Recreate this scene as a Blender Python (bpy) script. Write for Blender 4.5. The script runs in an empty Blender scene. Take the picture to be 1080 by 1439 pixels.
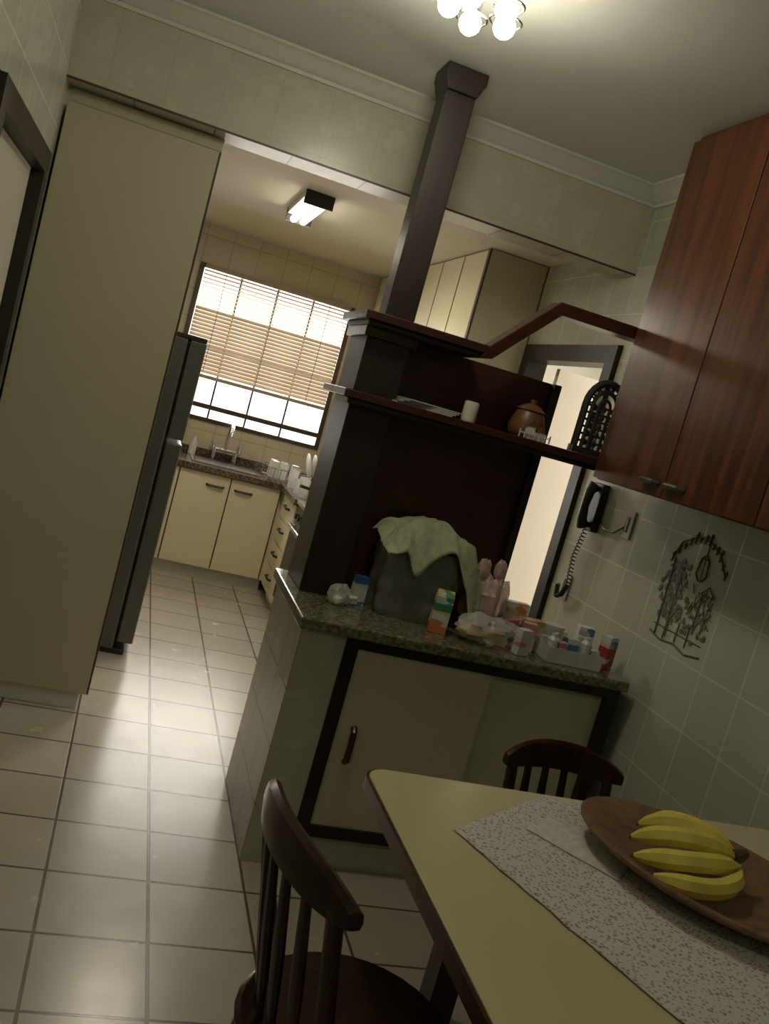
import bpy, math, random
from mathutils import Vector, Matrix, noise
random.seed(7)
S=bpy.context.scene
S.view_settings.view_transform='Standard'
try: S.view_settings.look='None'
except: pass
H=1.55
# ------------------------------------------------------------ materials
def newmat(name):
    m=bpy.data.materials.new(name); m.use_nodes=True
    nt=m.node_tree; b=nt.nodes['Principled BSDF']; return m,nt,b
def setin(b,k,v):
    if k in b.inputs: b.inputs[k].default_value=v
def plain(name,c,r=.5,metal=0,var=.06,scale=6,bump=0,spec=None,**kw):
    m,nt,b=newmat(name)
    pos=nt.nodes.new('ShaderNodeTexCoord')
    n=nt.nodes.new('ShaderNodeTexNoise'); n.inputs['Scale'].default_value=scale; n.inputs['Detail'].default_value=3
    nt.links.new(pos.outputs['Object'],n.inputs['Vector'])
    rp=nt.nodes.new('ShaderNodeValToRGB')
    rp.color_ramp.elements[0].position=.3; rp.color_ramp.elements[1].position=.7
    rp.color_ramp.elements[0].color=[max(0,x*(1-var)) for x in c]+[1]
    rp.color_ramp.elements[1].color=[min(1,x*(1+var)) for x in c]+[1]
    nt.links.new(n.outputs['Fac'],rp.inputs['Fac']); nt.links.new(rp.outputs['Color'],b.inputs['Base Color'])
    setin(b,'Roughness',r); setin(b,'Metallic',metal)
    if spec is not None: setin(b,'Specular IOR Level',spec)
    if bump:
        bp=nt.nodes.new('ShaderNodeBump'); bp.inputs['Strength'].default_value=bump; bp.inputs['Distance'].default_value=.01
        nt.links.new(n.outputs['Fac'],bp.inputs['Height']); nt.links.new(bp.outputs['Normal'],b.inputs['Normal'])
    for k,v in kw.items(): setin(b,k,v)
    return m
def label(name,base,acc,acc2=(.6,.6,.57),scale=1,r=.4):
    # printed packaging: horizontal bands and blotches
    m,nt,b=newmat(name)
    pos=nt.nodes.new('ShaderNodeTexCoord'); mp=nt.nodes.new('ShaderNodeMapping'); mp.inputs['Scale'].default_value=(18*scale,18*scale,34*scale)
    nt.links.new(pos.outputs['Object'],mp.inputs['Vector'])
    v=nt.nodes.new('ShaderNodeTexVoronoi'); v.inputs['Scale'].default_value=1.3; v.distance='CHEBYCHEV'; nt.links.new(mp.outputs[0],v.inputs['Vector'])
    rp=nt.nodes.new('ShaderNodeValToRGB'); rp.color_ramp.interpolation='CONSTANT'; e=rp.color_ramp.elements
    e[0].position=0; e[0].color=(*base,1); e[1].position=.5; e[1].color=(*acc,1); x=e.new(.75); x.color=(*acc2,1)
    sp=nt.nodes.new('ShaderNodeSeparateColor'); nt.links.new(v.outputs['Color'],sp.inputs[0]); nt.links.new(sp.outputs[0],rp.inputs['Fac'])
    nt.links.new(rp.outputs['Color'],b.inputs['Base Color']); setin(b,'Roughness',r); return m
def emis(name,c,s):
    m,nt,b=newmat(name); setin(b,'Base Color',(*c,1)); setin(b,'Emission Color',(*c,1)); setin(b,'Emission Strength',s); return m
def tile(name,c,grout,size,axes,phase=(0,0),rough=.25,var=.05,mortar=.0035,bump=.3):
    m,nt,b=newmat(name)
    g=nt.nodes.new('ShaderNodeNewGeometry'); sp=nt.nodes.new('ShaderNodeSeparateXYZ'); nt.links.new(g.outputs['Position'],sp.inputs[0])
    cb=nt.nodes.new('ShaderNodeCombineXYZ')
    for i,a in enumerate(axes):
        ad=nt.nodes.new('ShaderNodeMath'); ad.operation='ADD'; ad.inputs[1].default_value=30*size[i]-phase[i]
        nt.links.new(sp.outputs[a],ad.inputs[0]); nt.links.new(ad.outputs[0],cb.inputs[i])
    br=nt.nodes.new('ShaderNodeTexBrick'); br.offset=0; br.squash=1
    br.inputs['Scale'].default_value=1; br.inputs['Mortar Size'].default_value=mortar; br.inputs['Mortar Smooth'].default_value=.2
    br.inputs['Brick Width'].default_value=size[0]; br.inputs['Row Height'].default_value=size[1]; br.inputs['Bias'].default_value=0
    br.inputs['Color1'].default_value=[x*(1-var) for x in c]+[1]; br.inputs['Color2'].default_value=[min(1,x*(1+var)) for x in c]+[1]
    br.inputs['Mortar'].default_value=(*grout,1)
    nt.links.new(cb.outputs[0],br.inputs['Vector'])
    n=nt.nodes.new('ShaderNodeTexNoise'); n.inputs['Scale'].default_value=9; n.inputs['Detail'].default_value=5
    nt.links.new(g.outputs['Position'],n.inputs['Vector'])
    mx=nt.nodes.new('ShaderNodeMix'); mx.data_type='RGBA'; mx.blend_type='MULTIPLY'; mx.inputs[0].default_value=.12
    nt.links.new(br.outputs['Color'],mx.inputs[6]); nt.links.new(n.outputs['Fac'],mx.inputs[7])
    nt.links.new(mx.outputs[2],b.inputs['Base Color'])
    r=nt.nodes.new('ShaderNodeMapRange'); r.inputs['To Min'].default_value=rough*.8; r.inputs['To Max'].default_value=rough*1.3
    nt.links.new(n.outputs['Fac'],r.inputs['Value']); nt.links.new(r.outputs[0],b.inputs['Roughness'])
    bp=nt.nodes.new('ShaderNodeBump'); bp.invert=True; bp.inputs['Strength'].default_value=bump; bp.inputs['Distance'].default_value=.003
    nt.links.new(br.outputs['Fac'],bp.inputs['Height']); nt.links.new(bp.outputs['Normal'],b.inputs['Normal'])
    return m
def wood(name,c1,c2,scale=(14,14,1.2),rough=.35,c3=None):
    m,nt,b=newmat(name)
    g=nt.nodes.new('ShaderNodeNewGeometry'); mp=nt.nodes.new('ShaderNodeMapping'); mp.inputs['Scale'].default_value=scale
    nt.links.new(g.outputs['Position'],mp.inputs['Vector'])
    n=nt.nodes.new('ShaderNodeTexNoise'); n.inputs['Scale'].default_value=2.2; n.inputs['Detail'].default_value=7; n.inputs['Distortion'].default_value=.6
    nt.links.new(mp.outputs[0],n.inputs['Vector'])
    rp=nt.nodes.new('ShaderNodeValToRGB'); e=rp.color_ramp.elements
    e[0].position=.32; e[0].color=(*c1,1); e[1].position=.68; e[1].color=(*c2,1)
    nt.links.new(n.outputs['Fac'],rp.inputs['Fac']); nt.links.new(rp.outputs['Color'],b.inputs['Base Color'])
    setin(b,'Roughness',rough)
    return m
def granite(name,ca,cb_,rough=.12):
    m,nt,b=newmat(name)
    g=nt.nodes.new('ShaderNodeNewGeometry')
    v=nt.nodes.new('ShaderNodeTexVoronoi'); v.inputs['Scale'].default_value=220; nt.links.new(g.outputs['Position'],v.inputs['Vector'])
    n=nt.nodes.new('ShaderNodeTexNoise'); n.inputs['Scale'].default_value=60; n.inputs['Detail'].default_value=6; nt.links.new(g.outputs['Position'],n.inputs['Vector'])
    rp=nt.nodes.new('ShaderNodeValToRGB'); e=rp.color_ramp.elements; e[0].position=.38; e[0].color=(*ca,1); e[1].position=.62; e[1].color=(*cb_,1)
    nt.links.new(n.outputs['Fac'],rp.inputs['Fac'])
    mx=nt.nodes.new('ShaderNodeMix'); mx.data_type='RGBA'; mx.blend_type='MULTIPLY'; mx.inputs[0].default_value=.35
    nt.links.new(rp.outputs['Color'],mx.inputs[6]); nt.links.new(v.outputs['Color'],mx.inputs[7])
    nt.links.new(mx.outputs[2],b.inputs['Base Color']); setin(b,'Roughness',rough)
    return m
def floral(name):
    m,nt,b=newmat(name)
    g=nt.nodes.new('ShaderNodeNewGeometry')
    v=nt.nodes.new('ShaderNodeTexVoronoi'); v.inputs['Scale'].default_value=120; nt.links.new(g.outputs['Position'],v.inputs['Vector'])
    n=nt.nodes.new('ShaderNodeTexNoise'); n.inputs['Scale'].default_value=45; nt.links.new(g.outputs['Position'],n.inputs['Vector'])
    ad=nt.nodes.new('ShaderNodeMath'); ad.operation='MULTIPLY_ADD'; ad.inputs[1].default_value=.6; nt.links.new(n.outputs['Fac'],ad.inputs[0]); nt.links.new(v.outputs['Distance'],ad.inputs[2])
    rp=nt.nodes.new('ShaderNodeValToRGB'); e=rp.color_ramp.elements; e[0].position=.52; e[0].color=(.36,.28,.26,1); e[1].position=.74; e[1].color=(.72,.69,.64,1)
    nt.links.new(ad.outputs[0],rp.inputs['Fac']); nt.links.new(rp.outputs['Color'],b.inputs['Base Color']); setin(b,'Roughness',.9)
    return m
def plastic(name,c,alpha=.4,rough=.2):
    m,nt,b=newmat(name); setin(b,'Base Color',(*c,1)); setin(b,'Roughness',rough); setin(b,'Alpha',alpha); return m

TG=(.53,.515,.395)     # tile wall tint
gr=(.68,.68,.58)
M=dict(
 floor=tile('floor_tile',(.47,.425,.355),(.10,.075,.06),(.295,.290),(0,1),(.06,2.265),.24,.05,.005),
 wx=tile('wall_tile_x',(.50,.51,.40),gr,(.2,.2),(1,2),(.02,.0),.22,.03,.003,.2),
 wy=tile('wall_tile_y',TG,(.47,.455,.35),(.2,.2),(0,2),(.04,.0),.25,.01,.002,.08),
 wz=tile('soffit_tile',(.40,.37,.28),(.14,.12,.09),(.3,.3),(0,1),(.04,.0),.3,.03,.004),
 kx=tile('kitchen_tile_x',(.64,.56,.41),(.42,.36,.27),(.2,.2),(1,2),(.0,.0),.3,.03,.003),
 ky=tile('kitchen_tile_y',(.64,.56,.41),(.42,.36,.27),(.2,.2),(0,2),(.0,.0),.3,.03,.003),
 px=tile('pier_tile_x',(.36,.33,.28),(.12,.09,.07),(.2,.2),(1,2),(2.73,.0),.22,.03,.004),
 ceil=plain('ceiling_paint',(.60,.61,.56),.85,var=.02,scale=2),
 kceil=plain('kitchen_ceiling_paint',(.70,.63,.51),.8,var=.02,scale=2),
 white=plain('white_plaster',(.62,.62,.55),.7,var=.02),
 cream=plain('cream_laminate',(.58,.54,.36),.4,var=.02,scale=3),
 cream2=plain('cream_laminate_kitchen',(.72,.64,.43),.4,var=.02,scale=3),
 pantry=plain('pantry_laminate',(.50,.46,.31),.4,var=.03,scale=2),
 dark=wood('dark_wood',(.008,.004,.003),(.022,.010,.006),rough=.45),
 darkred=wood('dark_red_wood',(.036,.009,.006),(.060,.015,.010),(3,3,10),rough=.4),
 darkred2=wood('dark_red_wood_shelf',(.030,.008,.006),(.055,.014,.009),(2,14,14),rough=.3),
 cherry=wood('cherry_wood',(.060,.018,.008),(.150,.048,.014),(12,12,.8),rough=.3),
 chair=wood('chair_wood',(.022,.007,.004),(.05,.016,.008),rough=.25),
 granite=granite('green_granite',(.10,.09,.05),(.26,.24,.15)),
 granite2=granite('brown_granite',(.05,.035,.025),(.20,.15,.11)),
 chrome=plain('chrome',(.7,.7,.7),.15,metal=1,var=.01),
 steel=plain('brushed_steel',(.11,.11,.10),.35,metal=.6,var=.05),
 blk=plain('black_plastic',(.012,.012,.012),.35,var=.1),
 iron=plain('dark_iron',(.03,.025,.02),.5,var=.1),
 pbrown=plain('painted_brown',(.085,.070,.045),.6,var=.3,scale=40), pgreen=plain('painted_olive',(.11,.115,.06),.6,var=.35,scale=40),
 blind=plain('blind_slat',(.42,.33,.22),.5,var=.04),
 alu=plain('brown_aluminium',(.06,.04,.03),.4,var=.05),
 table=plain('table_laminate',(.64,.58,.35),.28,var=.015,scale=3),
 edge=wood('table_edge_wood',(.035,.012,.007),(.07,.024,.012),(2,2,14),rough=.3),
 bowl=wood('bowl_wood',(.15,.080,.040),(.28,.155,.080),(6,14,14),rough=.55),
 banana=plain('banana_skin',(.82,.68,.13),.45,var=.12,scale=14),
 bstem=plain('banana_stem',(.10,.08,.03),.6),
 cloth=floral('floral_cloth'),
 lace=plain('cloth_panel',(.70,.68,.63),.9,var=.14,scale=60),
 green=plain('sage_towel',(.40,.42,.27),.95,var=.2,scale=30,bump=.6),
 greybag=plain('grey_fabric_bag',(.21,.215,.185),.35,var=.2,scale=10,bump=.8),
 pink=plastic('pink_plastic',(.74,.52,.47),.7,.3),
 clear=plastic('clear_plastic',(.8,.8,.76),.42,.12),
 whitep=plain('white_plastic',(.62,.61,.57),.35,var=.02),
 orange=plain('orange_print',(.60,.17,.05),.4), greenp=plain('green_print',(.05,.22,.10),.4), blue=plain('blue_print',(.04,.11,.28),.4),
 redp=plain('red_print',(.36,.04,.04),.4), yellow=plain('yellow_print',(.6,.45,.10),.4), pinkp=plain('pink_print',(.55,.25,.27),.4),
 L1=label('print_white_blue',(.60,.60,.58),(.10,.20,.38),(.5,.5,.5)), L2=label('print_pink_white',(.60,.56,.54),(.52,.22,.24),(.35,.08,.10)),
 L3=label('print_orange_white',(.62,.60,.55),(.58,.20,.08),(.55,.45,.15)), L4=label('print_green_white',(.60,.60,.55),(.08,.26,.14),(.6,.5,.2)),
 L5=label('print_red_dark',(.32,.04,.04),(.55,.52,.48),(.06,.08,.18)),
 bread=plain('bread',(.45,.25,.09),.8,var=.3,scale=30,bump=.4),
 candle=plain('candle_wax',(.75,.70,.58),.5), 
 ceramic=plain('ceramic_brown',(.15,.06,.025),.4,var=.4,scale=30), paper=plain('paper',(.5,.5,.46),.8),
 doorw=plain('door_paint',(.52,.49,.38),.5,var=.02), pinkdoor=plain('pink_door_paint',(.82,.72,.62),.6,var=.02),
 bulb=emis('bulb_glow',(1,.98,.85),20), tube=emis('tube_glow',(1,.93,.80),10),
 glassy=plastic('drinking_glass',(.8,.8,.78),.45,.05),
)
# ------------------------------------------------------------ mesh builder
class MB:
    def __init__(s): s.v=[];s.f=[];s.m=[];s.mats=[]
    def mi(s,m):
        m=M[m] if isinstance(m,str) else m
        if m not in s.mats: s.mats.append(m)
        return s.mats.index(m)
    def add(s,vs,fs,m,X=None):
        o=len(s.v); i=s.mi(m)
        s.v+= [ (X@Vector(v) if X else Vector(v)) for v in vs]
        s.f+= [tuple(o+k for k in f) for f in fs]; s.m+=[i]*len(fs); return s
    def box(s,x0,x1,y0,y1,z0,z1,m,X=None):
        vs=[(x0,y0,z0),(x1,y0,z0),(x1,y1,z0),(x0,y1,z0),(x0,y0,z1),(x1,y0,z1),(x1,y1,z1),(x0,y1,z1)]
        return s.add(vs,[(0,3,2,1),(4,5,6,7),(0,1,5,4),(1,2,6,5),(2,3,7,6),(3,0,4,7)],m,X)
    def prism(s,poly,axis,a,b,m,X=None):
        n=len(poly)
        def P(p,t):
            return {0:(t,p[0],p[1]),1:(p[0],t,p[1]),2:(p[0],p[1],t)}[axis]
        vs=[P(p,a) for p in poly]+[P(p,b) for p in poly]
        fs=[tuple(range(n))[::-1],tuple(range(n,2*n))]+[(i,(i+1)%n,n+(i+1)%n,n+i) for i in range(n)]
        return s.add(vs,fs,m,X)
    def tube(s,pts,r,m,seg=10,X=None,flat=1.0,closed=False):
        pts=[Vector(p) for p in pts]; n=len(pts)
        rs=r if isinstance(r,(list,tuple)) else [r]*n
        up=Vector((0,0,1)); vs=[];fs=[];prev=None
        for i,p in enumerate(pts):
            t=(pts[min(i+1,n-1)]-pts[max(i-1,0)]).normalized()
            if prev is None:
                a=t.cross(up); 
                if a.length<1e-3: a=t.cross(Vector((1,0,0)))
            else: a=prev-t*prev.dot(t)
            a.normalize(); prev=a; b=t.cross(a)
            for k in range(seg):
                an=2*math.pi*k/seg; vs.append(p+a*(math.cos(an)*rs[i]*flat)+b*(math.sin(an)*rs[i]))
        for i in range(n-1):
            for k in range(seg):
                k2=(k+1)%seg; fs.append((i*seg+k,i*seg+k2,(i+1)*seg+k2,(i+1)*seg+k))
        fs.append(tuple(range(seg))[::-1]); fs.append(tuple((n-1)*seg+k for k in range(seg)))
        return s.add(vs,fs,m,X)
    def lathe(s,cx,cy,prof,m,seg=24,sx=1,sy=1,X=None):
        vs=[];fs=[];n=len(prof)
        for r,z in prof:
            for k in range(seg):
                a=2*math.pi*k/seg; vs.append((cx+math.cos(a)*r*sx,cy+math.sin(a)*r*sy,z))
        for i in range(n-1):
            for k in range(seg):
                k2=(k+1)%seg; fs.append((i*seg+k,i*seg+k2,(i+1)*seg+k2,(i+1)*seg+k))
        fs.append(tuple(range(seg))[::-1]); fs.append(tuple((n-1)*seg+k for k in range(seg)))
        return s.add(vs,fs,m,X)
    def ball(s,c,r,m,seg=16,sc=(1,1,1),jit=0,seed=0,fq=2.3):
        vs=[];fs=[];R=seg//2
        for i in range(1,R):
            ph=math.pi*i/R
            for k in range(seg):
                a=2*math.pi*k/seg
                d=Vector((math.sin(ph)*math.cos(a),math.sin(ph)*math.sin(a),math.cos(ph)))
                q=1+jit*noise.noise(d*fq+Vector((seed,seed*1.7,0)))+jit*.5*noise.noise(d*fq*2.6+Vector((seed,0,3)))
                vs.append((c[0]+d.x*r*sc[0]*q,c[1]+d.y*r*sc[1]*q,c[2]+d.z*r*sc[2]*q))
        t=len(vs); vs.append((c[0],c[1],c[2]+r*sc[2])); vs.append((c[0],c[1],c[2]-r*sc[2]))
        for i in range(R-2):
            for k in range(seg):
                k2=(k+1)%seg; fs.append((i*seg+k,(i+1)*seg+k,(i+1)*seg+k2,i*seg+k2))
        for k in range(seg):
            k2=(k+1)%seg; fs.append((t,k,k2)); fs.append((t+1,(R-2)*seg+k2,(R-2)*seg+k))
        return s.add(vs,fs,m)
    def grid(s,fn,nu,nv,m,thick=0):
        vs=[fn(i/nu,j/nv) for i in range(nu+1) for j in range(nv+1)]
        fs=[(i*(nv+1)+j,(i+1)*(nv+1)+j,(i+1)*(nv+1)+j+1,i*(nv+1)+j+1) for i in range(nu) for j in range(nv)]
        return s.add(vs,fs,m)
    def build(s,name,bevel=0,X=None,parent=None,smooth=True,solid=0,floorz=None):
        vs=[(X@v if X else v) for v in s.v]
        if floorz is not None:
            vs=[Vector((v.x,v.y,max(v.z,floorz))) for v in vs]
        lo=[min(v[i] for v in vs) for i in range(3)];hi=[max(v[i] for v in vs) for i in range(3)]
        c=Vector(((lo[0]+hi[0])/2,(lo[1]+hi[1])/2,lo[2]))
        me=bpy.data.meshes.new(name); me.from_pydata([v-c for v in vs],[],s.f)
        for m in s.mats: me.materials.append(m)
        for p,i in zip(me.polygons,s.m): p.material_index=i; p.use_smooth=smooth
        me.validate(); me.update()
        import bmesh
        bm=bmesh.new(); bm.from_mesh(me); bmesh.ops.recalc_face_normals(bm,faces=bm.faces); bm.to_mesh(me); bm.free()
        if smooth:
            try: me.set_sharp_from_angle(angle=math.radians(40))
            except Exception: pass
        o=bpy.data.objects.new(name,me); S.collection.objects.link(o); o.location=c
        if solid:
            md=o.modifiers.new('s','SOLIDIFY'); md.thickness=solid
        if bevel:
            md=o.modifiers.new('b','BEVEL'); md.width=bevel; md.segments=2; md.limit_method='ANGLE'
        if parent:
            o.parent=parent; o.matrix_parent_inverse=Matrix.Translation(parent.location).inverted()
        return o
def empty(name,loc):
    e=bpy.data.objects.new(name,None); e.empty_display_size=.1; e.location=loc; S.collection.objects.link(e); return e
def B(name,x0,x1,y0,y1,z0,z1,m,bevel=0,parent=None):
    return MB().box(x0,x1,y0,y1,z0,z1,m).build(name,bevel,parent=parent,smooth=False)
# ------------------------------------------------------------ room
XL,XR=-.5,1.87; YN,YB=-1.6,7.0; HC=2.73; KC=2.48
B('floor',XL-.1,XR+1.6,YN-.1,YB+.1,-.1,0,'floor')
B('ceiling',XL-.1,XR+.1,YN-.1,3.64,HC,HC+.1,'ceil')
B('ceiling_kitchen',XL-.1,XR+.1,3.82,YB+.1,KC,KC+.1,'kceil')
# header beam
hb=MB(); hb.box(XL,XR,3.64,3.82,2.372,HC+.1,'wy'); hb.box(XL,XR,3.64,3.82,2.37,2.372,'wz')
hb.build('wall_header_beam',smooth=False)
B('trim_header_edge',XL+.001,XR-.001,3.634,3.6395,2.368,2.376,'alu')
# left wall with door
B('wall_left',XL-.1,XL,YN-.1,2.54,0,HC,'wx'); B('wall_left.001',XL-.1,XL,3.58,YB+.1,0,HC,'wx'); B('wall_left.002',XL-.1,XL,2.54,3.58,2.09,HC,'wx')
d=MB(); d.box(XL-.095,XL+.02,2.545,2.62,0,2.01,'dark'); d.box(XL-.095,XL+.02,3.49,3.57,0,2.01,'dark'); d.box(XL-.095,XL+.02,2.545,3.57,2.01,2.085,'dark')
d.build('trim_left_door_frame',smooth=False)
d=MB(); d.box(XL-.06,XL-.025,2.623,3.487,0.01,2.008,'doorw'); d.tube([(XL-.025,2.70,1.0),(XL+.03,2.70,1.0),(XL+.03,2.80,1.0)],.009,'chrome'); d.build('door_1',smooth=False)
# right wall with door opening
B('wall_right',XR,XR+.1,YN-.1,3.55,0,HC,'wx'); B('wall_right.001',XR,XR+.1,3.55,4.56,2.065,HC,'wx'); B('wall_right.002',XR,XR+.1,4.56,YB+.1,0,KC,'kx')
d=MB()
d.box(XR-.02,XR+.09,3.56,3.64,0,1.98,'dark'); d.box(XR-.02,XR+.09,4.47,4.55,0,1.98,'dark'); d.box(XR-.02,XR+.09,3.56,4.55,1.98,2.06,'dark')
d.build('trim_right_door_frame',smooth=False)
dl=MB(); dl.box(XR+.12,XR+.86,4.36,4.40,.01,1.97,'pinkdoor'); dl.tube([(XR+.80,4.36,1.0),(XR+.80,4.31,1.0),(XR+.70,4.31,1.0)],.009,'chrome'); dl.build('door_2',smooth=False)
B('wall_back',XL-.1,.20,YB,YB+.12,0,KC,'ky')
B('wall_back.001',1.40,XR+.1,YB,YB+.12,0,KC,'ky')
B('wall_back.002',.20,1.40,YB,YB+.12,0,1.07,'ky')
B('wall_back.003',.20,1.40,YB,YB+.12,2.2,KC,'ky')
B('wall_near',XL-.1,XR+.1,YN-.1,YN,0,HC,'wy')
# service area beyond right door
B('wall_service_far',XR+1.5,XR+1.6,2.6,6.1,0,2.6,'white')
B('wall_service_side',XR+.1,XR+1.5,6.0,6.1,0,2.6,'white')
B('wall_service_near',XR+.1,XR+1.5,2.6,2.7,0,2.6,'white')
B('ceiling_service',XR+.1,XR+1.6,2.6,6.1,2.6,2.7,'white')
# crown moulding
def crown(name,ax,sgn,base,a,b):
    pr=[(0,0),(.08,0),(.08,-.010),(.064,-.014),(.055,-.026),(.032,-.038),(.024,-.052),(.010,-.058),(.010,-.072),(0,-.072)]
    poly=[(base+sgn*p[0],HC+p[1]) for p in pr]
    MB().prism(poly,ax,a,b,'white').build(name)
crown('trim_1',0,-1,3.64,XL,XR)
crown('trim_2',1,-1,XR,2.96,3.64)
crown('trim_3',1,1,XL,YN,3.64)
# ------------------------------------------------------------ pantry tall cabinet
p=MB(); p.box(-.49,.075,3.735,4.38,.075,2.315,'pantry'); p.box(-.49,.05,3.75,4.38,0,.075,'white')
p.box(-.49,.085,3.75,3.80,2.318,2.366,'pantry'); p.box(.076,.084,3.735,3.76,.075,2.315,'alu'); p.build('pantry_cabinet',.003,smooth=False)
# ------------------------------------------------------------ fridge
f=MB(); f.box(-.44,.16,4.50,5.18,.03,1.60,'steel'); f.box(.172,.25,4.50,5.18,.07,1.10,'steel'); f.box(.172,.25,4.50,5.18,1.12,1.60,'steel')
f.box(.16,.172,4.51,5.17,.07,1.59,'blk'); f.box(-.42,.22,4.52,5.16,0,.03,'blk'); f.box(.10,.25,4.55,5.13,1.60,1.625,'blk')
f.box(.25,.27,5.10,5.14,.55,1.05,'blk'); f.box(.25,.27,5.10,5.14,1.18,1.45,'blk')
f.build('refrigerator',.008,smooth=False)
# ------------------------------------------------------------ kitchen back counter
k=MB()
k.box(-.49,1.86,6.42,6.99,.09,.77,'cream2'); k.box(-.49,1.13,6.46,6.99,0,.09,'white')
for i,(a,b) in enumerate([(-.45,-.02),(-.01,.375),(.385,.74),(.75,1.10)]):
    k.box(a,b,6.40,6.42,.10,.765,'cream2')
    hx=(a+b)/2+(.08 if i%2==0 else -.08)
    k.tube([(hx-.06,6.40,.69),(hx-.05,6.38,.69),(hx+.05,6.38,.69),(hx+.06,6.40,.69)],.009,'dark',6)
for x in (-.015,.38,.745,1.105): k.box(x-.004,x+.004,6.405,6.421,.10,.765,'alu')
k.box(-.49,1.86,6.37,6.99,.775,.815,'granite2'); k.box(-.49,1.86,6.97,6.995,.815,.87,'granite2')
k.box(.45,.95,6.48,6.85,.816,.822,'chrome')
k.box(.48,.92,6.50,6.83,.822,.823,'blk')
k.build('kitchen_sink_cabinet',smooth=False)
fa=MB(); fa.tube([(.62,6.90,.816),(.62,6.90,.90)],.018,'chrome'); fa.tube([(.78,6.90,.816),(.78,6.90,.90)],.018,'chrome'); fa.tube([(.62,6.9,.90),(.78,6.9,.90)],.012,'chrome')
fa.tube([(.70,6.9,.90),(.70,6.9,1.05),(.70,6.87,1.11),(.70,6.80,1.12),(.70,6.73,1.09),(.70,6.71,1.03)],.011,'chrome')
fa.tube([(.60,6.90,.90),(.60,6.90,.95)],.02,'chrome'); fa.tube([(.80,6.90,.90),(.80,6.90,.95)],.02,'chrome'); fa.build('kitchen_faucet')
# right run
k=MB(); k.box(1.14,1.86,5.75,6.36,.09,.77,'cream2'); k.box(1.18,1.86,5.75,6.36,0,.09,'white')
for i in range(4): 
    z0=.10+i*.168; k.box(1.12,1.14,5.78,6.33,z0,z0+.16,'cream2'); k.tube([(1.12,5.98,z0+.1),(1.10,6.0,z0+.1),(1.10,6.12,z0+.1),(1.12,6.14,z0+.1)],.009,'dark',6)
k.box(1.09,1.86,5.74,6.365,.775,.815,'granite2')
k.build('kitchen_drawer_cabinet',smooth=False)
k=MB(); k.box(1.18,1.86,4.7,5.08,0,.09,'white'); k.box(1.14,1.86,4.7,5.08,.09,.77,'cream2')
k.box(1.12,1.14,4.72,5.07,.10,.765,'cream2'); k.box(1.09,1.86,4.68,5.08,.775,.815,'granite2'); k.tube([(1.12,4.78,.69),(1.10,4.8,.69),(1.10,4.9,.69),(1.12,4.92,.69)],.009,'dark',6)
k.build('kitchen_base_cabinet',smooth=False)
st=MB(); st.box(1.12,1.85,5.10,5.72,.10,.80,'steel'); st.box(1.10,1.12,5.13,5.69,.18,.62,'blk'); st.box(1.10,1.85,5.10,5.72,.80,.82,'chrome')
st.tube([(1.12,5.15,.66),(1.08,5.15,.66),(1.08,5.67,.66),(1.12,5.67,.66)],.01,'chrome')
for yy in (5.2,5.3,5.4,5.5,5.6): st.tube([(1.12,yy,.73),(1.09,yy,.73)],.018,'blk')
for xx in (1.3,1.65):
    for yy in (5.26,5.56):
        st.lathe(xx,yy,[(.05,.82),(.05,.835),(.02,.84)],'blk',16)
        st.box(xx-.1,xx+.1,yy-.005,yy+.005,.84,.85,'iron'); st.box(xx-.005,xx+.005,yy-.1,yy+.1,.84,.85,'iron')
st.box(1.14,1.84,5.12,5.70,0,.10,'blk'); st.build('gas_stove',smooth=False)
# kitchen upper cabinets
k=MB(); k.box(1.55,1.86,4.6,6.98,1.62,2.475,'cream2')
ys=[4.61,5.0,5.39,5.78,6.17,6.56,6.95]
for a,b in zip(ys[:-1],ys[1:]): k.box(1.53,1.55,a+.01,b-.01,1.63,2.47,'cream2'); k.box(1.532,1.551,b-.010,b+.010,1.63,2.47,'alu')
k.box(1.527,1.86,4.585,4.60,1.62,2.475,'pantry'); k.box(1.524,1.534,4.583,4.612,1.62,2.475,'alu')
k.build('kitchen_wall_cabinet',smooth=False)
# dish rack with dishes
dr=MB(); RX,RY=.98,6.42
for i in range(11):
    x=RX+i*.045; dr.tube([(x,RY,.82),(x,RY,.91)],.003,'chrome',6); dr.tube([(x,RY+.30,.82),(x,RY+.30,.91)],.003,'chrome',6); dr.tube([(x,RY,.83),(x,RY+.30,.83)],.003,'chrome',6)
for z in (.83,.91):
    dr.tube([(RX,RY,z),(RX+.45,RY,z),(RX+.45,RY+.30,z),(RX,RY+.30,z),(RX,RY,z)],.004,'chrome',6)
for i,(rr,hh) in enumerate([(.11,.95),(.11,.95),(.085,.92)]):
    X=Matrix.Translation((RX+.30+i*.05,RY+.19,hh))@Matrix.Rotation(math.radians(76),4,'Y'); dr.lathe(0,0,[(.03,0),(rr*.93,.012),(rr,.018),(.03,.006)],'whitep',20,X=X)
for i,(dx,dy) in enumerate([(.05,.07),(.12,.06),(.05,.16),(.13,.16),(.20,.09)]):
    dr.lathe(RX+dx,RY+dy,[(.036,.836),(.037,.84),(.028,.95),(.0275,.955),(.01,.956)],'glassy' if i%2 else 'whitep',14)
dr.build('dish_rack')
g=MB()
for i,(x,y,hh) in enumerate([(1.20,6.15,.11),(1.28,6.05,.13),(1.15,6.04,.10),(1.32,6.2,.16),(1.16,5.90,.12),(1.14,6.26,.13),(1.24,5.82,.14)]):
    g.lathe(x,y,[(.030,.816),(.038,.816+hh),(.035,.816+hh),(.028,.822)],'glassy',14)
g.build('drinking_glasses')
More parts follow.
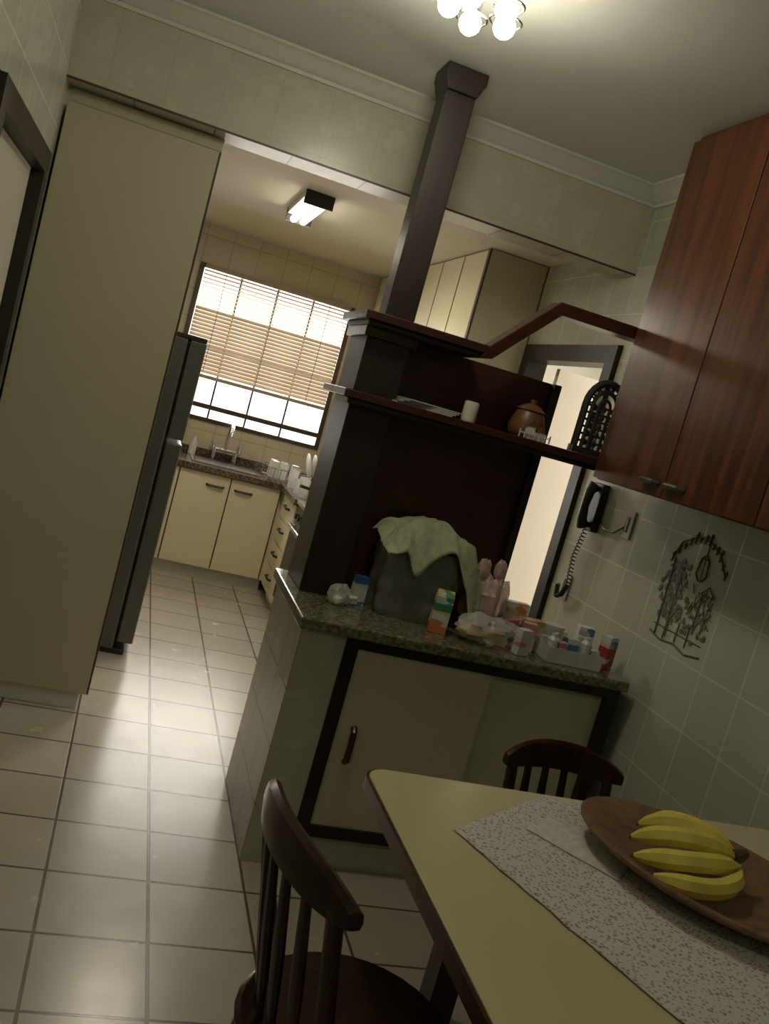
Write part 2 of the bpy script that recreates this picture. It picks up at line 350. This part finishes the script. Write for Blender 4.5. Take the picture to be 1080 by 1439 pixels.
g=MB(); g.lathe(1.3,5.4,[(.11,.851),(.12,.86),(.125,.97),(.118,.975)],'chrome',22); g.tube([(1.18,5.4,.93),(1.03,5.36,.95)],.01,'blk'); g.build('cooking_pot')
g=MB(); g.lathe(1.50,6.86,[(.035,.816),(.037,.97),(.012,1.02),(.012,1.05),(.016,1.05),(.016,1.07)],'whitep',16); g.build('detergent_bottle')
g=MB(); g.lathe(.46,6.90,[(.028,.816),(.03,.90),(.012,.93),(.012,.95)],'whitep',16); g.build('soap_bottle')
# ------------------------------------------------------------ window
w=MB()
def fr(x0,x1,z0,z1,y0=6.985,y1=7.03,m='alu'): w.box(x0,x1,y0,y1,z0,z1,m)
fr(.20,.235,1.07,2.2); fr(1.365,1.40,1.07,2.2); fr(.235,1.365,1.07,1.10); fr(.235,1.365,2.165,2.2)
for x in (.52,.80,1.08): fr(x-.007,x+.007,1.10,2.165,7.01,7.04)
fr(.235,1.365,1.60,1.615,7.01,7.04); fr(.235,1.365,1.165,1.20,6.985,7.005)
w.build('window_1',smooth=False)
bl=MB(); z=2.15; i=0
while z>1.42:
    t=math.radians(24 if z>1.88 else 50); hw=.016; c,s_=math.cos(t)*hw,math.sin(t)*hw
    bl.add([(.24,6.965-c,z-s_),(1.36,6.965-c,z-s_),(1.36,6.965+c,z+s_),(.24,6.965+c,z+s_)],[(0,1,2,3)],'blind'); z-=.0275
bl.box(.24,1.36,6.945,6.985,1.385,1.41,'blind'); bl.box(.24,1.36,6.94,6.98,2.165,2.20,'blind')
for x in (.40,.80,1.20): bl.tube([(x,6.948,1.40),(x,6.948,2.17)],.0022,'alu',5)
bl.build('venetian_blind',smooth=False)
# ------------------------------------------------------------ kitchen fluorescent lamp
l=MB(); l.box(.55,.69,4.70,5.35,2.45,2.478,'whitep'); l.box(.545,.695,4.68,4.70,2.41,2.478,'blk'); l.box(.545,.695,5.35,5.37,2.41,2.478,'blk')
l.tube([(.592,4.701,2.427),(.592,5.349,2.427)],.019,'tube',14); l.tube([(.648,4.701,2.427),(.648,5.349,2.427)],.019,'tube',14); l.build('fluorescent_ceiling_lamp')
# ------------------------------------------------------------ peninsula
pn=MB(); PR=1.815
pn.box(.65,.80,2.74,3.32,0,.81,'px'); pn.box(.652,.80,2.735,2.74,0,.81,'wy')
pn.box(.80,PR,2.79,3.32,.12,.81,'cream'); pn.box(.80,PR,2.76,3.32,0,.12,'wy')
pn.box(.80,.845,2.725,2.79,.12,.81,'dark'); pn.box(PR-.04,PR,2.725,2.79,.12,.81,'dark'); pn.box(PR,PR+.004,2.73,3.32,0,.81,'dark')
pn.box(.845,PR-.04,2.725,2.79,.12,.16,'dark'); pn.box(.845,PR-.04,2.725,2.79,.775,.81,'dark')
pn.box(.845,1.33,2.735,2.755,.16,.775,'cream'); pn.box(1.31,PR-.04,2.762,2.782,.16,.775,'cream')
pn.tube([(.905,2.735,.39),(.905,2.718,.40),(.905,2.716,.45),(.905,2.718,.50),(.905,2.735,.51)],.011,'chair',8)
pn.build('peninsula_cabinet',smooth=False)
sl=MB(); sl.box(.63,PR+.012,2.70,3.35,.812,.85,'granite'); sl.build('granite_countertop',.006,smooth=False)
# ------------------------------------------------------------ partition with column & shelves
pt=MB()
pt.box(.675,.83,3.05,3.32,.851,1.795,'dark'); pt.box(.83,1.47,3.2,3.24,.851,1.795,'darkred')
pt.box(1.44,1.47,3.16,3.2,.851,1.795,'dark')
pt.box(.74,.85,3.16,3.27,1.84,2.68,'dark')
pt.prism([(.74,2.64),(.72,2.69),(.72,2.725),(.87,2.725),(.87,2.69),(.85,2.64)],1,3.14,3.29,'dark')
pt.box(.66,.85,3.03,3.34,1.76,1.80,'darkred2')
# lower shelf
pt.box(.635,1.74,2.98,3.2,1.545,1.572,'darkred2'); pt.box(.635,.675,3.2,3.38,1.545,1.572,'darkred2')
pt.box(.655,1.74,3.0,3.2,1.525,1.545,'dark'); 
# upper shelf
pt.box(.635,1.08,2.97,3.36,1.812,1.84,'darkred2'); pt.box(.655,1.08,2.995,3.34,1.795,1.812,'dark')
pt.prism([(1.06,1.795),(1.08,1.84),(1.29,2.055),(1.66,2.055),(1.66,2.012),(1.305,2.012),(1.10,1.80)],1,2.97,3.06,'darkred2')
pt.build('wood_column_shelf_partition',.003,smooth=False)
# ------------------------------------------------------------ upper cherry cabinet
uc=MB(); uc.box(1.605,1.866,.6,2.95,1.50,2.725,'cherry')
ys=[2.948,2.49,2.03,1.57,1.11,.65]
for a,b in zip(ys[:-1],ys[1:]):
    uc.box(1.583,1.605,b+.003,a-.003,1.505,2.70,'cherry')
for y in (2.56,2.42,1.64,1.50):
    uc.tube([(1.583,y-.04,1.545),(1.562,y-.035,1.545),(1.562,y+.035,1.545),(1.583,y+.04,1.545)],.009,'steel',8)
uc.build('wall_cabinet',.003,smooth=False)
# ------------------------------------------------------------ ceiling lamps
LX,LY=.61,2.46
def clamp(LX,LY):
    cl=empty('ceiling_lamp',(LX,LY,2.73))
    c=MB(); c.lathe(LX,LY,[(.07,2.70),(.075,2.728)],'chrome',24)
    bp=[]
    for i in range(5):
        a=2*math.pi*i/5+.3; x,y=LX+.085*math.cos(a),LY+.085*math.sin(a); bp.append((x,y))
        c.tube([(LX,LY,2.70),(x,y,2.69),(x,y,2.66)],.008,'chrome'); c.lathe(x,y,[(.02,2.64),(.022,2.665)],'chrome',14)
        c.tube([(x+.045*math.cos(t),y+.045*math.sin(t),2.625) for t in [k*math.pi/8 for k in range(17)]],.003,'chrome',6)
    c.build('frame',parent=cl)
    b=MB()
    for x,y in bp: b.ball((x,y,2.61),.031,'bulb',16)
    b.build('bulbs',parent=cl)
clamp(LX,LY); clamp(.61,-.2)  # second lamp, behind the camera and out of view, is added to brighten the foreground
# ------------------------------------------------------------ table
tb=MB()
def rrect(x0,x1,y0,y1,r,n=8):
    P=[]
    for cx,cy,a0 in [(x1-r,y1-r,0),(x0+r,y1-r,90),(x0+r,y0+r,180),(x1-r,y0+r,270)]:
        for i in range(n+1):
            a=math.radians(a0+90*i/n); P.append((cx+r*math.cos(a),cy+r*math.sin(a)))
    return P
tb.prism(rrect(.665,1.85,.72,1.885,.06),2,.715,.747,'edge'); tb.prism(rrect(.672,1.843,.727,1.878,.055),2,.747,.750,'table')
for x in (.90,1.72):
    for y in (.90,1.66): tb.prism([(x-.03,y-.03),(x+.03,y-.03),(x+.03,y+.03),(x-.03,y+.03)],2,0,.715,'edge')
tb.box(.90,1.72,.89,.91,.63,.715,'edge'); tb.box(.90,1.72,1.65,1.67,.63,.715,'edge'); tb.box(.89,.91,.90,1.66,.63,.715,'edge'); tb.box(1.71,1.73,.90,1.66,.63,.715,'edge')
tb.build('dining_table')
# runner cloth
poly=[Vector((.805,1.625)),Vector((1.135,1.87)),Vector((1.80,1.57)),Vector((1.10,.85))]
def cq(u,v):
    a=poly[0].lerp(poly[1],v); b=poly[3].lerp(poly[2],v); q=a.lerp(b,u); return q
def cf(u,v):
    q=cq(u,v); w_=.004*noise.noise(Vector((u*14,v*14,5)))
    return (q.x+w_,q.y+w_,.7525+.0022*(1+noise.noise(Vector((q.x*12,q.y*12,0)))))
def cf2(u,v):
    q=cq(.10+.30*u,.42+.26*v); return (q.x,q.y,.7545+.0022*(1+noise.noise(Vector((q.x*12,q.y*12,0)))))
r=MB(); r.grid(cf,50,30,'cloth'); r.grid(cf2,20,14,'lace'); r.build('table_runner',solid=.0012)
# wooden bowl
X=Matrix.Translation((1.335,1.505,.758))@Matrix.Rotation(math.radians(-60),4,'Z')
bw=MB(); bw.lathe(0,0,[(.10,0),(.18,.006),(.265,.030),(.298,.046),(.300,.052),(.285,.053),(.25,.040),(.17,.016),(.02,.012)],'bowl',48,sx=1,sy=.70,X=X); bw.build('wooden_bowl')
# bananas
bn=MB()
def banana(p0,p1,bow,up,r,n=14):
    p0,p1=Vector(p0),Vector(p1); dd=(p1-p0); side=Vector((-dd.y,dd.x,0)).normalized(); pts=[];rs=[]
    for i in range(n+1):
        t=i/n; k=4*t*(1-t); pts.append(p0.lerp(p1,t)+side*bow*k+Vector((0,0,up*k)))
        rs.append(r*min(1,.45+3*t, .42+2.0*(1-t)) )
    rs[0]=r*.25; rs[-1]=r*.30; rs[-2]=r*.40
    bn.tube(pts,rs,'banana',7); bn.tube([pts[0]-(pts[1]-pts[0])*.3,pts[0]],[r*.16,r*.24],'bstem',6)
j=Vector((1.39,1.50,.838))
banana((1.275,1.66,.828),j+Vector((0,.016,0)),.012,.018,.020)
banana((1.225,1.625,.826),j+Vector((0,.008,.004)),.0,.030,.020)
banana((1.18,1.575,.818),j+Vector((0,.0,.0)),-.018,.028,.021)
banana((1.158,1.52,.804),j+Vector((0,-.008,-.010)),-.036,.016,.021)
banana((1.17,1.46,.797),j+Vector((0,-.016,-.018)),-.056,.0,.021)
bn.tube([j+Vector((-.015,0,0)),j+Vector((.022,.008,.01))],[.020,.010],'bstem',8)
bn.build('banana_bunch')
# ------------------------------------------------------------ chairs (local: back at -y, facing +y)
def chair(X,W=.175,ht=.765):
    c=MB(); m='chair'
    c.lathe(0,0,[(.17,.425),(.205,.430),(.21,.445),(.20,.455),(.14,.448),(.02,.446)],m,32,X=None)
    for sx in (-1,1):
        c.tube([(sx*.13,.13,.43),(sx*.155,.155,.22),(sx*.175,.175,0)],[.016,.022,.013],m)
        c.tube([(sx*.13,-.13,.43),(sx*.155,-.155,.22),(sx*.175,-.185,0)],[.016,.022,.013],m)
        c.tube([(sx*.155,.155,.2),(sx*.158,-.158,.2)],.010,m)
    c.tube([(-.157,0,.2),(.157,0,.2)],.010,m)
    def top(u): return Vector((u*W,-.225+.040*u*u,ht))
    N=6
    for i in range(N):
        u=-1+2*i/(N-1); u2=u*.92
        t=top(u2); b0=Vector((u2*.155,-.165+.06*u2*u2,.445)); mid=(t+b0)/2
        if i in (0,N-1): c.tube([b0,b0.lerp(t,.3),mid,t],[.014,.019,.016,.015],m)
        else: c.tube([b0,b0.lerp(t,.3),mid,t],[.007,.010,.011,.008],m,8,flat=1.3)
    n=24; vs=[];fs=[]
    for i in range(n+1):
        u=-1.12+2.24*i/n; p=top(u); k=max(0,1-abs(u/1.12)**3.5)
        hh=.014+.026*k; th=.012
        zc=ht+.012*(1-u*u)
        for (dy,dz) in [(-th,-hh*.8),(-th-.003,0),(-th,hh),(0,hh+.006),(th,hh),(th+.003,0),(th,-hh*.8),(0,-hh*.9)]:
            vs.append((p.x,p.y+dy,zc+dz))
    for i in range(n):
        for k in range(8):
            k2=(k+1)%8; fs.append((i*8+k,i*8+k2,(i+1)*8+k2,(i+1)*8+k))
    fs.append(tuple(range(8))); fs.append(tuple(n*8+k for k in range(8)))
    c.add(vs,fs,m)
    return c.build('dining_chair',X=X)
chair(Matrix.Translation((.615,1.425,0))@Matrix.Rotation(math.radians(-80),4,'Z'),.185,.80)
chair(Matrix.Translation((1.285,1.905,0))@Matrix.Rotation(math.radians(178),4,'Z'),.155,.745)
# ------------------------------------------------------------ shelf items
zs=1.573
g=MB()
for i in range(4):
    X=Matrix.Translation((.93+.01*i,3.09,zs+.006*i))@Matrix.Rotation(math.radians(-4+7*i),4,'Z'); g.box(-.11,.11,-.06,.06,0,.004,'paper',X)
g.build('paper_stack',smooth=False)
g=MB(); cx=1.115; g.lathe(cx,3.08,[(.025,zs),(.027,zs+.005),(.027,zs+.07),(.02,zs+.073)],'candle',20); g.tube([(cx,3.08,zs+.07),(cx+.001,3.08,zs+.085)],.002,'blk',5); g.build('candle')
g=MB(); x0=1.345
g.lathe(x0,3.09,[(.055,zs),(.065,zs+.01),(.07,zs+.04),(.055,zs+.085),(.05,zs+.095),(.056,zs+.10),(.03,zs+.12),(.012,zs+.125),(.012,zs+.14)],'ceramic',24)
g.box(x0-.03,x0+.0,3.005,3.02,zs,zs+.045,'whitep'); g.prism([(x0-.035,zs+.045),(x0+.005,zs+.045),(x0-.015,zs+.07)],1,3.002,3.022,'ceramic')
g.box(x0+.01,x0+.04,3.005,3.02,zs,zs+.03,'whitep'); g.prism([(x0+.007,zs+.03),(x0+.043,zs+.03),(x0+.025,zs+.05)],1,3.002,3.022,'ceramic')
for i in range(7): g.box(x0-.06+i*.02,x0-.055+i*.02,3.0,3.003,zs,zs+.028,'whitep')
g.box(x0-.06,x0+.065,2.999,3.001,zs+.015,zs+.019,'whitep')
g.build('ceramic_house_jar')
# arched lattice ornament
g=MB(); ax,ay=1.62,3.08; W2=.078; hb_=.185
def arch(r,zb,t,m='iron'):
    pts=[(ax-r,ay,zs)]+[(ax-r*math.cos(a),ay,zs+hb_+r*1.15*math.sin(a)) for a in [math.pi*k/14 for k in range(15)]]+[(ax+r,ay,zs)]
    g.tube(pts,t,m,8)
arch(W2,0,.014); arch(W2*.62,0,.007); arch(W2*.3,0,.006)
g.box(ax-W2-.012,ax+W2+.012,ay-.02,ay+.02,zs,zs+.025,'iron')
for i in range(1,7): g.tube([(ax-W2,ay,zs+.02+i*.027),(ax+W2,ay,zs+.02+i*.027)],.005,'iron',6)
for i in range(-2,3): g.tube([(ax+i*.026,ay,zs),(ax+i*.026,ay,zs+hb_)],.005,'iron',6)
for k in range(7):
    a=math.pi*(k+.5)/7; cx,cz=ax-W2*.8*math.cos(a),zs+hb_+W2*.92*math.sin(a)
    g.tube([(cx+.011*math.cos(t),ay,cz+.011*math.sin(t)) for t in [q*math.pi/5 for q in range(11)]],.004,'iron',5)
for k in range(5):
    for q in range(3):
        g.ball((ax-.04+q*.04,ay,zs+.045+k*.033),.013,'iron',8,(1,.4,1))
g.build('arched_lattice_ornament')
# ------------------------------------------------------------ counter items
zc=.851
g=MB(); 
def bagf(X=None):
    prof=rrect(.93,1.20,2.93,3.15,.035,6); n=len(prof); vs=[];fs=[]
    pr=[]
    for i in range(n):
        a=Vector(prof[i]);b=Vector(prof[(i+1)%n]); L_=(b-a).length; q=max(1,int(L_/.02))
        for t in range(q): pr.append(a.lerp(b,t/q))
    n=len(pr); L=16
    for i in range(L+1):
        t=i/L
        for p_ in pr:
            x,y=p_; cx,cy=1.065,3.04; s_=.95+.06*math.sin(t*3.1)+.03*t; nz=1+.10*noise.noise(Vector((x*18,y*18,t*4)))+.06*noise.noise(Vector((x*50,y*50,t*9)))
            vs.append((cx+(x-cx)*s_*nz,cy+(y-cy)*s_*nz,zc+.255*t))
    for i in range(L):
        for k in range(n):
            k2=(k+1)%n; fs.append((i*n+k,i*n+k2,(i+1)*n+k2,(i+1)*n+k))
    fs.append(tuple(range(n))[::-1]); fs.append(tuple(L*n+k for k in range(n)))
    g.add(vs,fs,'greybag')
bagf(); g.build('grey_carrier_bag')
def tw(u,v):
    x=.90+.385*u; y=2.875+.28*v
    fold=.014*math.sin(x*47+9*noise.noise(Vector((x*5,y*5,2))))*(.4+.6*(1-v))
    top=zc+.29+.035*noise.noise(Vector((x*9,y*9,1)))+fold+.055*math.exp(-((x-1.07)/.10)**2)
    drop=max(0,x-1.215)*1.9+max(0,2.925-y)*(1.4+2.4*noise.noise(Vector((x*8+1.3,0,7)))+1.2*max(0,x-1.05)*8)+max(0,.94-x)*.9
    return (x+.015*noise.noise(Vector((y*20,x*9,0))),y+.012*noise.noise(Vector((x*24,2,0)))+.2*fold,max(zc+.05,top-drop))
g=MB(); g.grid(tw,90,50,'green'); g.build('sage_kitchen_towel',solid=.004)
g=MB(); g.ball((1.35,3.03,zc+.10),.076,'pink',36,(.95,.8,1.45),.50,3,1.7)
for (dx,dz,tl) in [(-.02,.0,-.03),(.015,.01,.03)]:
    g.ball((1.35+dx+tl*.5,3.03,zc+.225+dz),.030,'pink',18,(.8,.5,1.2),.5,6+dx*100,2.0)
g.build('pink_plastic_bag',floorz=zc)
def carton(name,x,y,w,d_,h,rot,mats,top=False,tilt=0):
    X=Matrix.Translation((x,y,zc))@Matrix.Rotation(math.radians(rot),4,'Z')
    if tilt: X=X@Matrix.Translation((-w/2,0,0))@Matrix.Rotation(math.radians(-tilt),4,'Y')@Matrix.Translation((w/2,0,0))
    c=MB()
    n=len(mats)
    for i,mm in enumerate(mats): c.box(-w/2,w/2,-d_/2,d_/2,h*i/n,h*(i+1)/n,mm,X)
    if top: c.prism([(-d_/2,h),(d_/2,h),(0,h+.02)],0,-w/2,w/2,mats[-1],X)
    return c.build(name,.001,smooth=False)
carton('juice_carton',1.135,2.86,.06,.05,.13,-12,['orange','L3','L3','greenp','L4'],True)
carton('medicine_box',.875,3.01,.05,.03,.105,10,['L1','whitep','L1','blue'])
g=MB(); g.ball((.80,2.97,zc+.032),.042,'clear',24,(1,1,.9),.35,5,2); g.ball((.79,2.94,zc+.02),.022,'whitep',12,(1,1,.8),.3,2); g.tube([(.83,2.955,zc+.03),(.86,2.95,zc+.035)],.008,'whitep'); g.build('clear_plastic_wrap',floorz=zc)
g=MB(); g.ball((1.29,2.83,zc+.052),.080,'clear',30,(1.25,.75,.62),.30,8,2.2); 
for i in range(4): g.ball((1.225+.043*i,2.83+.01*(i%2),zc+.034),.027,'bread' if i%2 else 'yellow',12,(1,1,.85),.1,i)
g.build('bread_bag',floorz=zc)
carton('tissue_box',1.425,2.785,.05,.035,.09,15,['whitep','L2','whitep'])
carton('biscuit_packet',1.455,2.95,.10,.05,.06,-35,['L2'],tilt=20)
carton('sugar_box',1.475,2.86,.05,.04,.10,-15,['L2','pinkp'])
carton('tea_box',1.55,3.00,.09,.05,.085,10,['L4','L3'])
carton('cracker_packet',1.51,3.09,.10,.04,.12,-5,['L3'])
carton('coffee_packet',1.435,3.15,.04,.03,.17,20,['blk','L5'])
g=MB(); g.lathe(1.63,2.97,[(.033,zc),(.035,zc+.07),(.036,zc+.072),(.036,zc+.09),(.03,zc+.092)],'whitep',18); g.build('white_jar')
tr=MB(); tx0,tx1,ty0,ty1=1.515,1.73,2.755,2.90
tr.box(tx0,tx1,ty0,ty1,zc,zc+.005,'whitep'); tr.box(tx0,tx1,ty0,ty0+.004,zc,zc+.055,'clear'); tr.box(tx0,tx1,ty1-.004,ty1,zc,zc+.055,'whitep'); tr.box(tx0,tx0+.004,ty0,ty1,zc,zc+.055,'clear'); tr.box(tx1-.004,tx1,ty0,ty1,zc,zc+.055,'clear')
cols=['whitep','L2','L1','whitep','L1','whitep','L4','L5','whitep','L3']
for i in range(10):
    x=tx0+.022+(i%5)*.043; y=ty0+.03+(i//5)*.062; h=.06+.05*random.random()
    if i%3==0: tr.lathe(x,y,[(.018,zc+.006),(.019,zc+h),(.010,zc+h+.012),(.010,zc+h+.022)],cols[i],12)
    else:
        X=Matrix.Translation((x,y,zc+.006))@Matrix.Rotation(random.uniform(-.5,.5),4,'Z')@Matrix.Rotation(random.uniform(-.12,.12),4,'Y'); tr.box(-.017,.017,-.012,.012,0,h,cols[i],X)
tr.build('medicine_tray',smooth=False)
carton('supplement_box',1.78,2.83,.045,.045,.12,20,['L5','redp','L1'])
carton('vitamin_box',1.75,2.96,.06,.04,.11,-10,['L1'])
carton('ointment_box',1.69,3.06,.08,.04,.055,5,['whitep','L4'])
# ------------------------------------------------------------ phone, cord, outlets
ph=MB(); ph.box(1.835,1.868,3.30,3.38,1.28,1.48,'blk'); ph.tube([(1.82,3.34,1.29),(1.805,3.34,1.32),(1.80,3.34,1.38),(1.805,3.34,1.44),(1.82,3.34,1.47)],[.028,.020,.016,.020,.028],'blk',12)
ph.build('wall_telephone',.004)
pts=[]
path=[Vector((1.835,3.34,1.28)),Vector((1.83,3.36,1.16)),Vector((1.825,3.33,1.04)),Vector((1.83,3.37,.99)),Vector((1.835,3.42,.97)),Vector((1.84,3.44,1.02))]
NN=260
for i in range(NN):
    t=i/(NN-1)*(len(path)-1); k=min(int(t),len(path)-2); p_=path[k].lerp(path[k+1],t-k); a=i*.95
    pts.append(p_+Vector((.010*math.cos(a),.010*math.sin(a),.003*math.sin(a))))
g=MB(); g.tube(pts,.0025,'blk',5); g.tube([(1.86,3.30,1.34),(1.845,3.22,1.31),(1.85,3.15,1.31),(1.862,3.09,1.355)],.0035,'blk',6); g.build('telephone_cord')
def outlet(y,z):
    o=MB(); o.box(1.862,1.8695,y-.035,y+.035,z-.055,z+.055,'paper'); o.box(1.858,1.862,y-.012,y+.012,z-.03,z+.03,'alu'); o.build('wall_outlet',.002,smooth=False)
outlet(3.09,1.36); outlet(3.42,1.02)
# ------------------------------------------------------------ painted wall ornament (lantern, foliage, balcony)
a=MB(); xw=1.868
def P(u,v): return (xw,2.60-u,1.215+v)   # u to camera side
def ln(ps,t=.0022,m='pbrown'): a.tube([P(*q) for q in ps],t,m,5)
ln([(-.15,.10),(-.12,.16),(-.05,.19),(.03,.19),(.10,.16),(.15,.10)],.0025)
for i in range(13):
    t=-.15+.3*i/12; zt=.19-.09*(t/.15)**2; h=.018+.012*math.sin(i*2.1); ln([(t,zt-.012),(t+.004,zt+h)],.0035); ln([(t-.008,zt+h*.5),(t+.010,zt+h*.6)],.0025)
    a.ball(P(t,zt+.005),.009,'pgreen',6,(.12,1,1))
ln([(.03,.19),(.03,.14)]); ln([(.01,.13),(.05,.13),(.058,.075),(.04,.055),(.02,.055),(.002,.075),(.01,.13)],.003); ln([(.01,.13),(.03,.145),(.05,.13)],.003); ln([(.03,.13),(.03,.055)],.0018)
ln([(-.13,.10),(-.12,-.18)],.003); ln([(-.07,.08),(-.07,-.18)],.002)
rnd=random.Random(3)
for i in range(150):
    u=rnd.gauss(-.085,.036); v=rnd.uniform(-.11,.10); a.ball(P(u,v),.005+.007*rnd.random(),'pgreen' if i%2 else 'pbrown',6,(.12,1,1))
for i in range(130):
    u=rnd.uniform(-.13,.15); v=-.065+rnd.gauss(0,.028); a.ball(P(u,v),.004+.007*rnd.random(),'pgreen' if i%3 else 'pbrown',6,(.12,1,1))
for i in range(30):
    u=rnd.uniform(.0,.14); v=rnd.uniform(-.06,.02); ln([(u,v),(u+rnd.uniform(-.02,.02),v+rnd.uniform(.01,.03))],.0015)
for k in range(4): ln([(-.12+.06*k,-.10),(-.12+.06*k,-.17)],.002)
ln([(-.14,-.14),(.14,-.14)],.002); ln([(-.15,-.17),(-.08,-.185),(0,-.175),(.07,-.19),(.15,-.175)],.003)
ln([(.07,.02),(.07,-.09)],.002); ln([(.12,.02),(.12,-.09)],.002); ln([(.06,.02),(.095,.05),(.13,.02),(.06,.02)],.002)
a.build('lantern_wall_ornament')
# ------------------------------------------------------------ lights
def area(name,loc,rot,sx,sy,p_,c=(1,1,1)):
    l=bpy.data.lights.new(name,'AREA'); l.shape='RECTANGLE'; l.size=sx; l.size_y=sy; l.energy=p_; l.color=c
    o=bpy.data.objects.new(name,l); o.location=loc; o.rotation_euler=rot; S.collection.objects.link(o); return o
area('window_daylight',(.8,7.5,1.75),(math.radians(-90),0,0),1.9,1.9,120,(1,.95,.86))
area('service_daylight',(XR+1.45,4.2,1.5),(0,math.radians(90),0),2.2,1.6,60,(1,.93,.83))
area('fluorescent_light',(.62,5.02,2.39),(0,0,0),.12,.6,12,(1,.90,.70))
for nm,lx,ly,en in (('ceiling_bulb_light',LX,LY,10),('added_rear_fill_light',.61,-.2,3)):  # rear entry is an added fill for the foreground, out of view
    pl=bpy.data.lights.new(nm,'POINT'); pl.energy=en; pl.shadow_soft_size=.09; pl.color=(1,.93,.70)
    o=bpy.data.objects.new(nm,pl); o.location=(lx,ly,2.54); S.collection.objects.link(o)
w=bpy.data.worlds.new('World'); S.world=w; w.use_nodes=True
w.node_tree.nodes['Background'].inputs[0].default_value=(1,.97,.92,1); w.node_tree.nodes['Background'].inputs[1].default_value=1.6
# ------------------------------------------------------------ camera
cam=bpy.data.cameras.new('camera'); co=bpy.data.objects.new('camera',cam); S.collection.objects.link(co); S.camera=co
yaw,pit,rol=[math.radians(t) for t in (16.44,6.47,15.6)]
Rr=Vector((math.cos(yaw),-math.sin(yaw),0)); F=Vector((math.sin(yaw)*math.cos(pit),math.cos(yaw)*math.cos(pit),-math.sin(pit))); U=Rr.cross(F)
sr=Rr*math.cos(rol)+U*math.sin(rol); su=-Rr*math.sin(rol)+U*math.cos(rol)
m=Matrix((sr,su,-F)).transposed().to_4x4(); m.translation=Vector((0,0,H)); co.matrix_world=m
cam.sensor_fit='VERTICAL'; cam.sensor_height=36; cam.lens=36*1275/1439; cam.clip_start=.02
